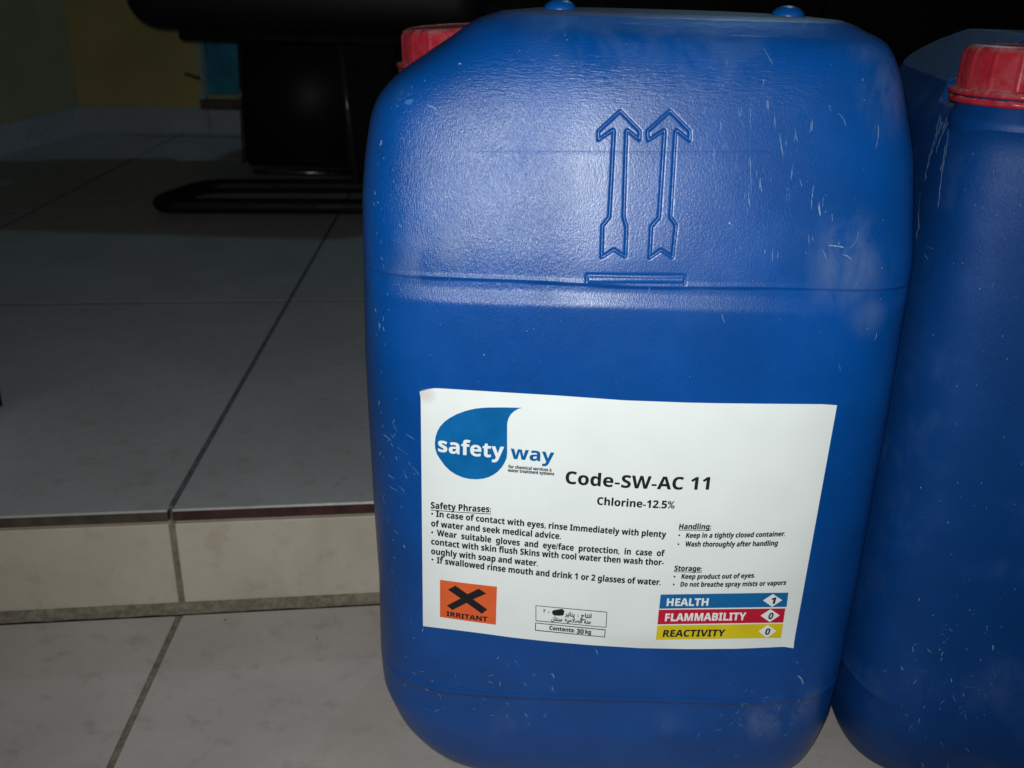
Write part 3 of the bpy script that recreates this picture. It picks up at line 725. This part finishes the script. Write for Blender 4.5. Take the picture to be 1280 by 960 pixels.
# chalky drips and scuffs on the second can, laid on its real surface
def can2_marks():
    from mathutils.bvhtree import BVHTree
    bpy.context.view_layer.update()
    Mw = can2.matrix_world; inv = Mw.inverted()
    n = len(body2_me.vertices); co = np.empty(n*3, np.float32); body2_me.vertices.foreach_get('co', co)
    nf = len(body2_me.polygons)-1; li = np.empty(len(body2_me.loops), np.int32); body2_me.loops.foreach_get('vertex_index', li)
    co = co.reshape(-1, 3); F = li[:nf*4].reshape(-1, 4)
    fr = co[F[:, 0], 0] < -.04; F = F[fr]                  # only the end that shows
    bvh = BVHTree.FromPolygons(co.tolist(), F.tolist())
    o0 = inv @ Vector(CAM); rr = random.Random(21); vs = []; fs = []
    def hit(x, y, off=.0002):
        d = (inv.to_3x3() @ Vector(ray(np.array(x), np.array(y)))).normalized()
        p, nn, i, q = bvh.ray_cast(o0, d)
        if p is None: return None
        if nn.dot(d) > 0: nn = -nn
        return p+nn*off
    def stroke(pts, wd):
        P = []
        for k, (x, y) in enumerate(pts):
            w_ = wd*rr.uniform(.5, 1.1)*(.3 if k in (0, len(pts)-1) else 1)/2
            a = hit(x-w_, y); b = hit(x+w_, y)
            if a is None or b is None or (a-b).length > .01: return
            P.append((a, b))
        b0 = len(vs)
        for a, b in P: vs.extend([tuple(a), tuple(b)])
        for k in range(len(P)-1): fs.append((b0+2*k, b0+2*k+1, b0+2*k+3, b0+2*k+2))
    def line(x0, y0, x1, y1, wd, wob=1.2, n=14):
        stroke([(x0+(x1-x0)*t+rr.uniform(-wob, wob), y0+(y1-y0)*t) for t in np.linspace(0, 1, n)], wd)
    for k in range(3): line(1176+k*1.6, 142+k*5, 1156+k*2.5, 226-k*14, .8, 1.1, 20)
    for k in range(2): line(1184+k*1.5, 146+k*6, 1170+k*2, 192-k*8, .9, .9, 14)
    line(1189, 150, 1176, 215, 1.0); line(1188, 158, 1172, 260, .7); line(1150, 240, 1147, 300, .8)
    line(1157, 308, 1170, 312, 1.4, .2, 5); line(1156, 318, 1160, 324, 1.2, .3, 4)
    for _ in range(60):
        x = rr.gauss(1190, 38); y = rr.gauss(860, 50)
        if x < 1062+max(0, (y-885)*.6) or y < 740: continue
        L = rr.uniform(3, 10); a = rr.uniform(0, 6.28)
        stroke([(x+math.cos(a+.5*t)*L*t, y+math.sin(a+.5*t)*L*t) for t in np.linspace(0, 1, 5)], rr.uniform(.5, 1.1))
    for _ in range(50):
        x = rr.uniform(1150, 1278); y = rr.uniform(160, 900); L = rr.uniform(1, 3)
        stroke([(x, y), (x+.3, y+L*.5), (x, y+L)], rr.uniform(.6, 1.3))
    o = link('scuff_marks', mesh('scuff_marks', vs, fs), bpy.data.materials['chalky_scuff'], can2); o['kind'] = 'stuff'
can2_marks()

# ------------------------------------------------------------------ black sled-base chair
ch = empty('office_chair', (-.42, 1.75, HR), 'black chair with a thick rounded seat and bent tube sled base behind the labelled jerrycan', 'chair')
def L(o, x, y, z): return (x-o.location.x, y-o.location.y, z-o.location.z)
bm = box_bm(*[v for pair in zip(L(ch, -.645, 1.60, .372), L(ch, -.06, 2.10, .50)) for v in pair], .052, 5)
bm_obj('seat', bm, M_black, ch, True)
bm = box_bm(*[v for pair in zip(L(ch, -.565, 1.64, .356), L(ch, -.12, 2.05, .3735)) for v in pair], .004, 2)
bm_obj('seat_pan', bm, M_lam, ch)
bm = box_bm(*[v for pair in zip(L(ch, -.62, 2.03, .50), L(ch, -.09, 2.10, .92)) for v in pair], .033, 4)
bm_obj('backrest', bm, M_black, ch, True)
tube('sled_frame', [L(ch, *p) for p in ((-.605, 1.535, HR+.016), (-.20, 1.580, HR+.016), (-.22, 1.765, HR+.014), (-.570, 1.715, HR+.014))], .0130, M_blackm, ch, True, fillet=.05)
tube('upright', [L(ch, *p) for p in ((-.300, 1.745, HR+.020), (-.318, 1.745, .36))], .006, M_gloss, ch)
tube('upright', [L(ch, *p) for p in ((-.225, 1.60, HR+.020), (-.200, 1.64, .36))], .009, M_blackm, ch)
for x0 in (-.54, -.16):
    tube('back_bracket', [L(ch, *p) for p in ((x0, 2.0, .365), (x0, 2.112, .375), (x0, 2.112, .62))], .010, M_blackm, ch, fillet=.03)

# black upright box under the chair
bx = empty('storage_box', (-.455, 1.99, HR), 'black upright box with a scuffed metal strip at its foot, under the chair seat', 'box')
def taper(name, x0, x1, X0, X1, y0, y1, z0, z1, mat, par, bev):
    bm = box_bm(0, 1, y0, y1, z0, z1, 0)
    for v in bm.verts:
        hi = v.co.z > (z0+z1)/2; a, b = (X0, X1) if hi else (x0, x1); v.co.x = a+(b-a)*v.co.x
    bmesh.ops.bevel(bm, geom=bm.edges[:], offset=bev, segments=3, affect='EDGES')
    for v in bm.verts: v.co -= par.location
    return bm_obj(name, bm, mat, par, True)
taper('body', -.552, -.335, -.542, -.305, 1.91, 2.09, HR+.016, .352, M_black, bx, .008)
taper('foot_strip', -.535, -.338, -.535, -.338, 1.902, 1.918, HR+.002, HR+.013, M_chrome, bx, .002)
for x0, x1 in ((-.553, -.543), (-.334, -.304)):
    tube('piping', [(a-bx.location.x, 1.909-bx.location.y, z-bx.location.z) for a, z in ((x0, HR+.02), (x1, .345))], .0022, M_gloss, bx)

# teal framed board against the far wall
tb = empty('framed_board', (-.80, 2.40, HR), 'teal board in a pale frame above a brown rail by the ochre wall', 'board')
def pquad(name, c, D, th, mat, par, bev=.002):
    (x0, y0), (x1, y1) = c
    a = atD(np.array(float(x0)), np.array(float(y0)), D); b = atD(np.array(float(x1)), np.array(float(y1)), D)
    bm = box_bm(a[0]-par.location.x, b[0]-par.location.x, D-par.location.y, D+th-par.location.y, b[2]-par.location.z, a[2]-par.location.z, bev, 1)
    return bm_obj(name, bm, mat, par)
M_teal = plain('teal_board', (.02, .23, .36), .5, .4, var=.3, scale=20)
M_pale = plain('pale_frame', (.30, .40, .40), .6, .3, var=.2)
M_brown = plain('brown_wood', (.10, .075, .05), .7, .3, var=.35, scale=40)
pquad('panel', ((252, 40), (330, 119)), 2.375, .010, M_teal, tb)
pquad('frame', ((248, 40), (252.5, 123)), 2.37, .016, M_pale, tb)
pquad('frame', ((253, 118), (330, 123)), 2.37, .016, M_pale, tb)
pquad('rail', ((249, 124), (330, 139)), 2.37, .02, M_brown, tb)
pquad('leg', ((256, 139), (262, 163)), 2.375, .012, M_pale, tb)
a = atD(np.array(232.), np.array(92.), 2.30); b = atD(np.array(249.), np.array(98.), 2.365)
tube('twig', [(a[0]+.80, a[1]-2.40, a[2]-HR), (b[0]+.80, b[1]-2.40, b[2]-HR)], .004, M_brown, tb)  # thin brown twig sticking out beside the board

# dark cabinet that fills the background behind the cans
cb = empty('cabinet', (.4, 2.0, HR), 'wide black cabinet standing on the raised floor behind both jerrycans', 'cabinet')
bm = box_bm(-.325-.4, .945-.4, -.22, .26, .03, .50, .006, 2); bm_obj('body', bm, M_lam, cb)
bm = box_bm(-.31-.4, .925-.4, -.20, .24, .0, .03, .002, 1); bm_obj('plinth', bm, M_lam, cb)
for k in range(3):
    x0 = -.725+k*.4233+.003
    bm = box_bm(x0, x0+.417, -.238, -.221, .035, .492, .003, 2); bm_obj('door', bm, M_lam, cb)
pquad('handle', ((492, 3), (594, 11)), 1.755, .006, plain('dull_handle', (.05, .055, .06), .5), cb)

# pale panel with black edging at the left border of the photo
sp = empty('edged_panel', (-.475, .70, HR), 'pale panel with black edging standing on the step at the left edge of the photo', 'panel')
bm = box_bm(-.010, .006, -.060, .068, .012, .42, .001, 1); bm_obj('panel', bm, M_white, sp)
bm = box_bm(-.012, .010, .0685, .080, .0, .43, .001, 1); bm_obj('edge_strip', bm, M_blackm, sp)
bm = box_bm(-.012, .010, -.062, .068, .0, .0115, .001, 1); bm_obj('edge_strip', bm, M_blackm, sp)
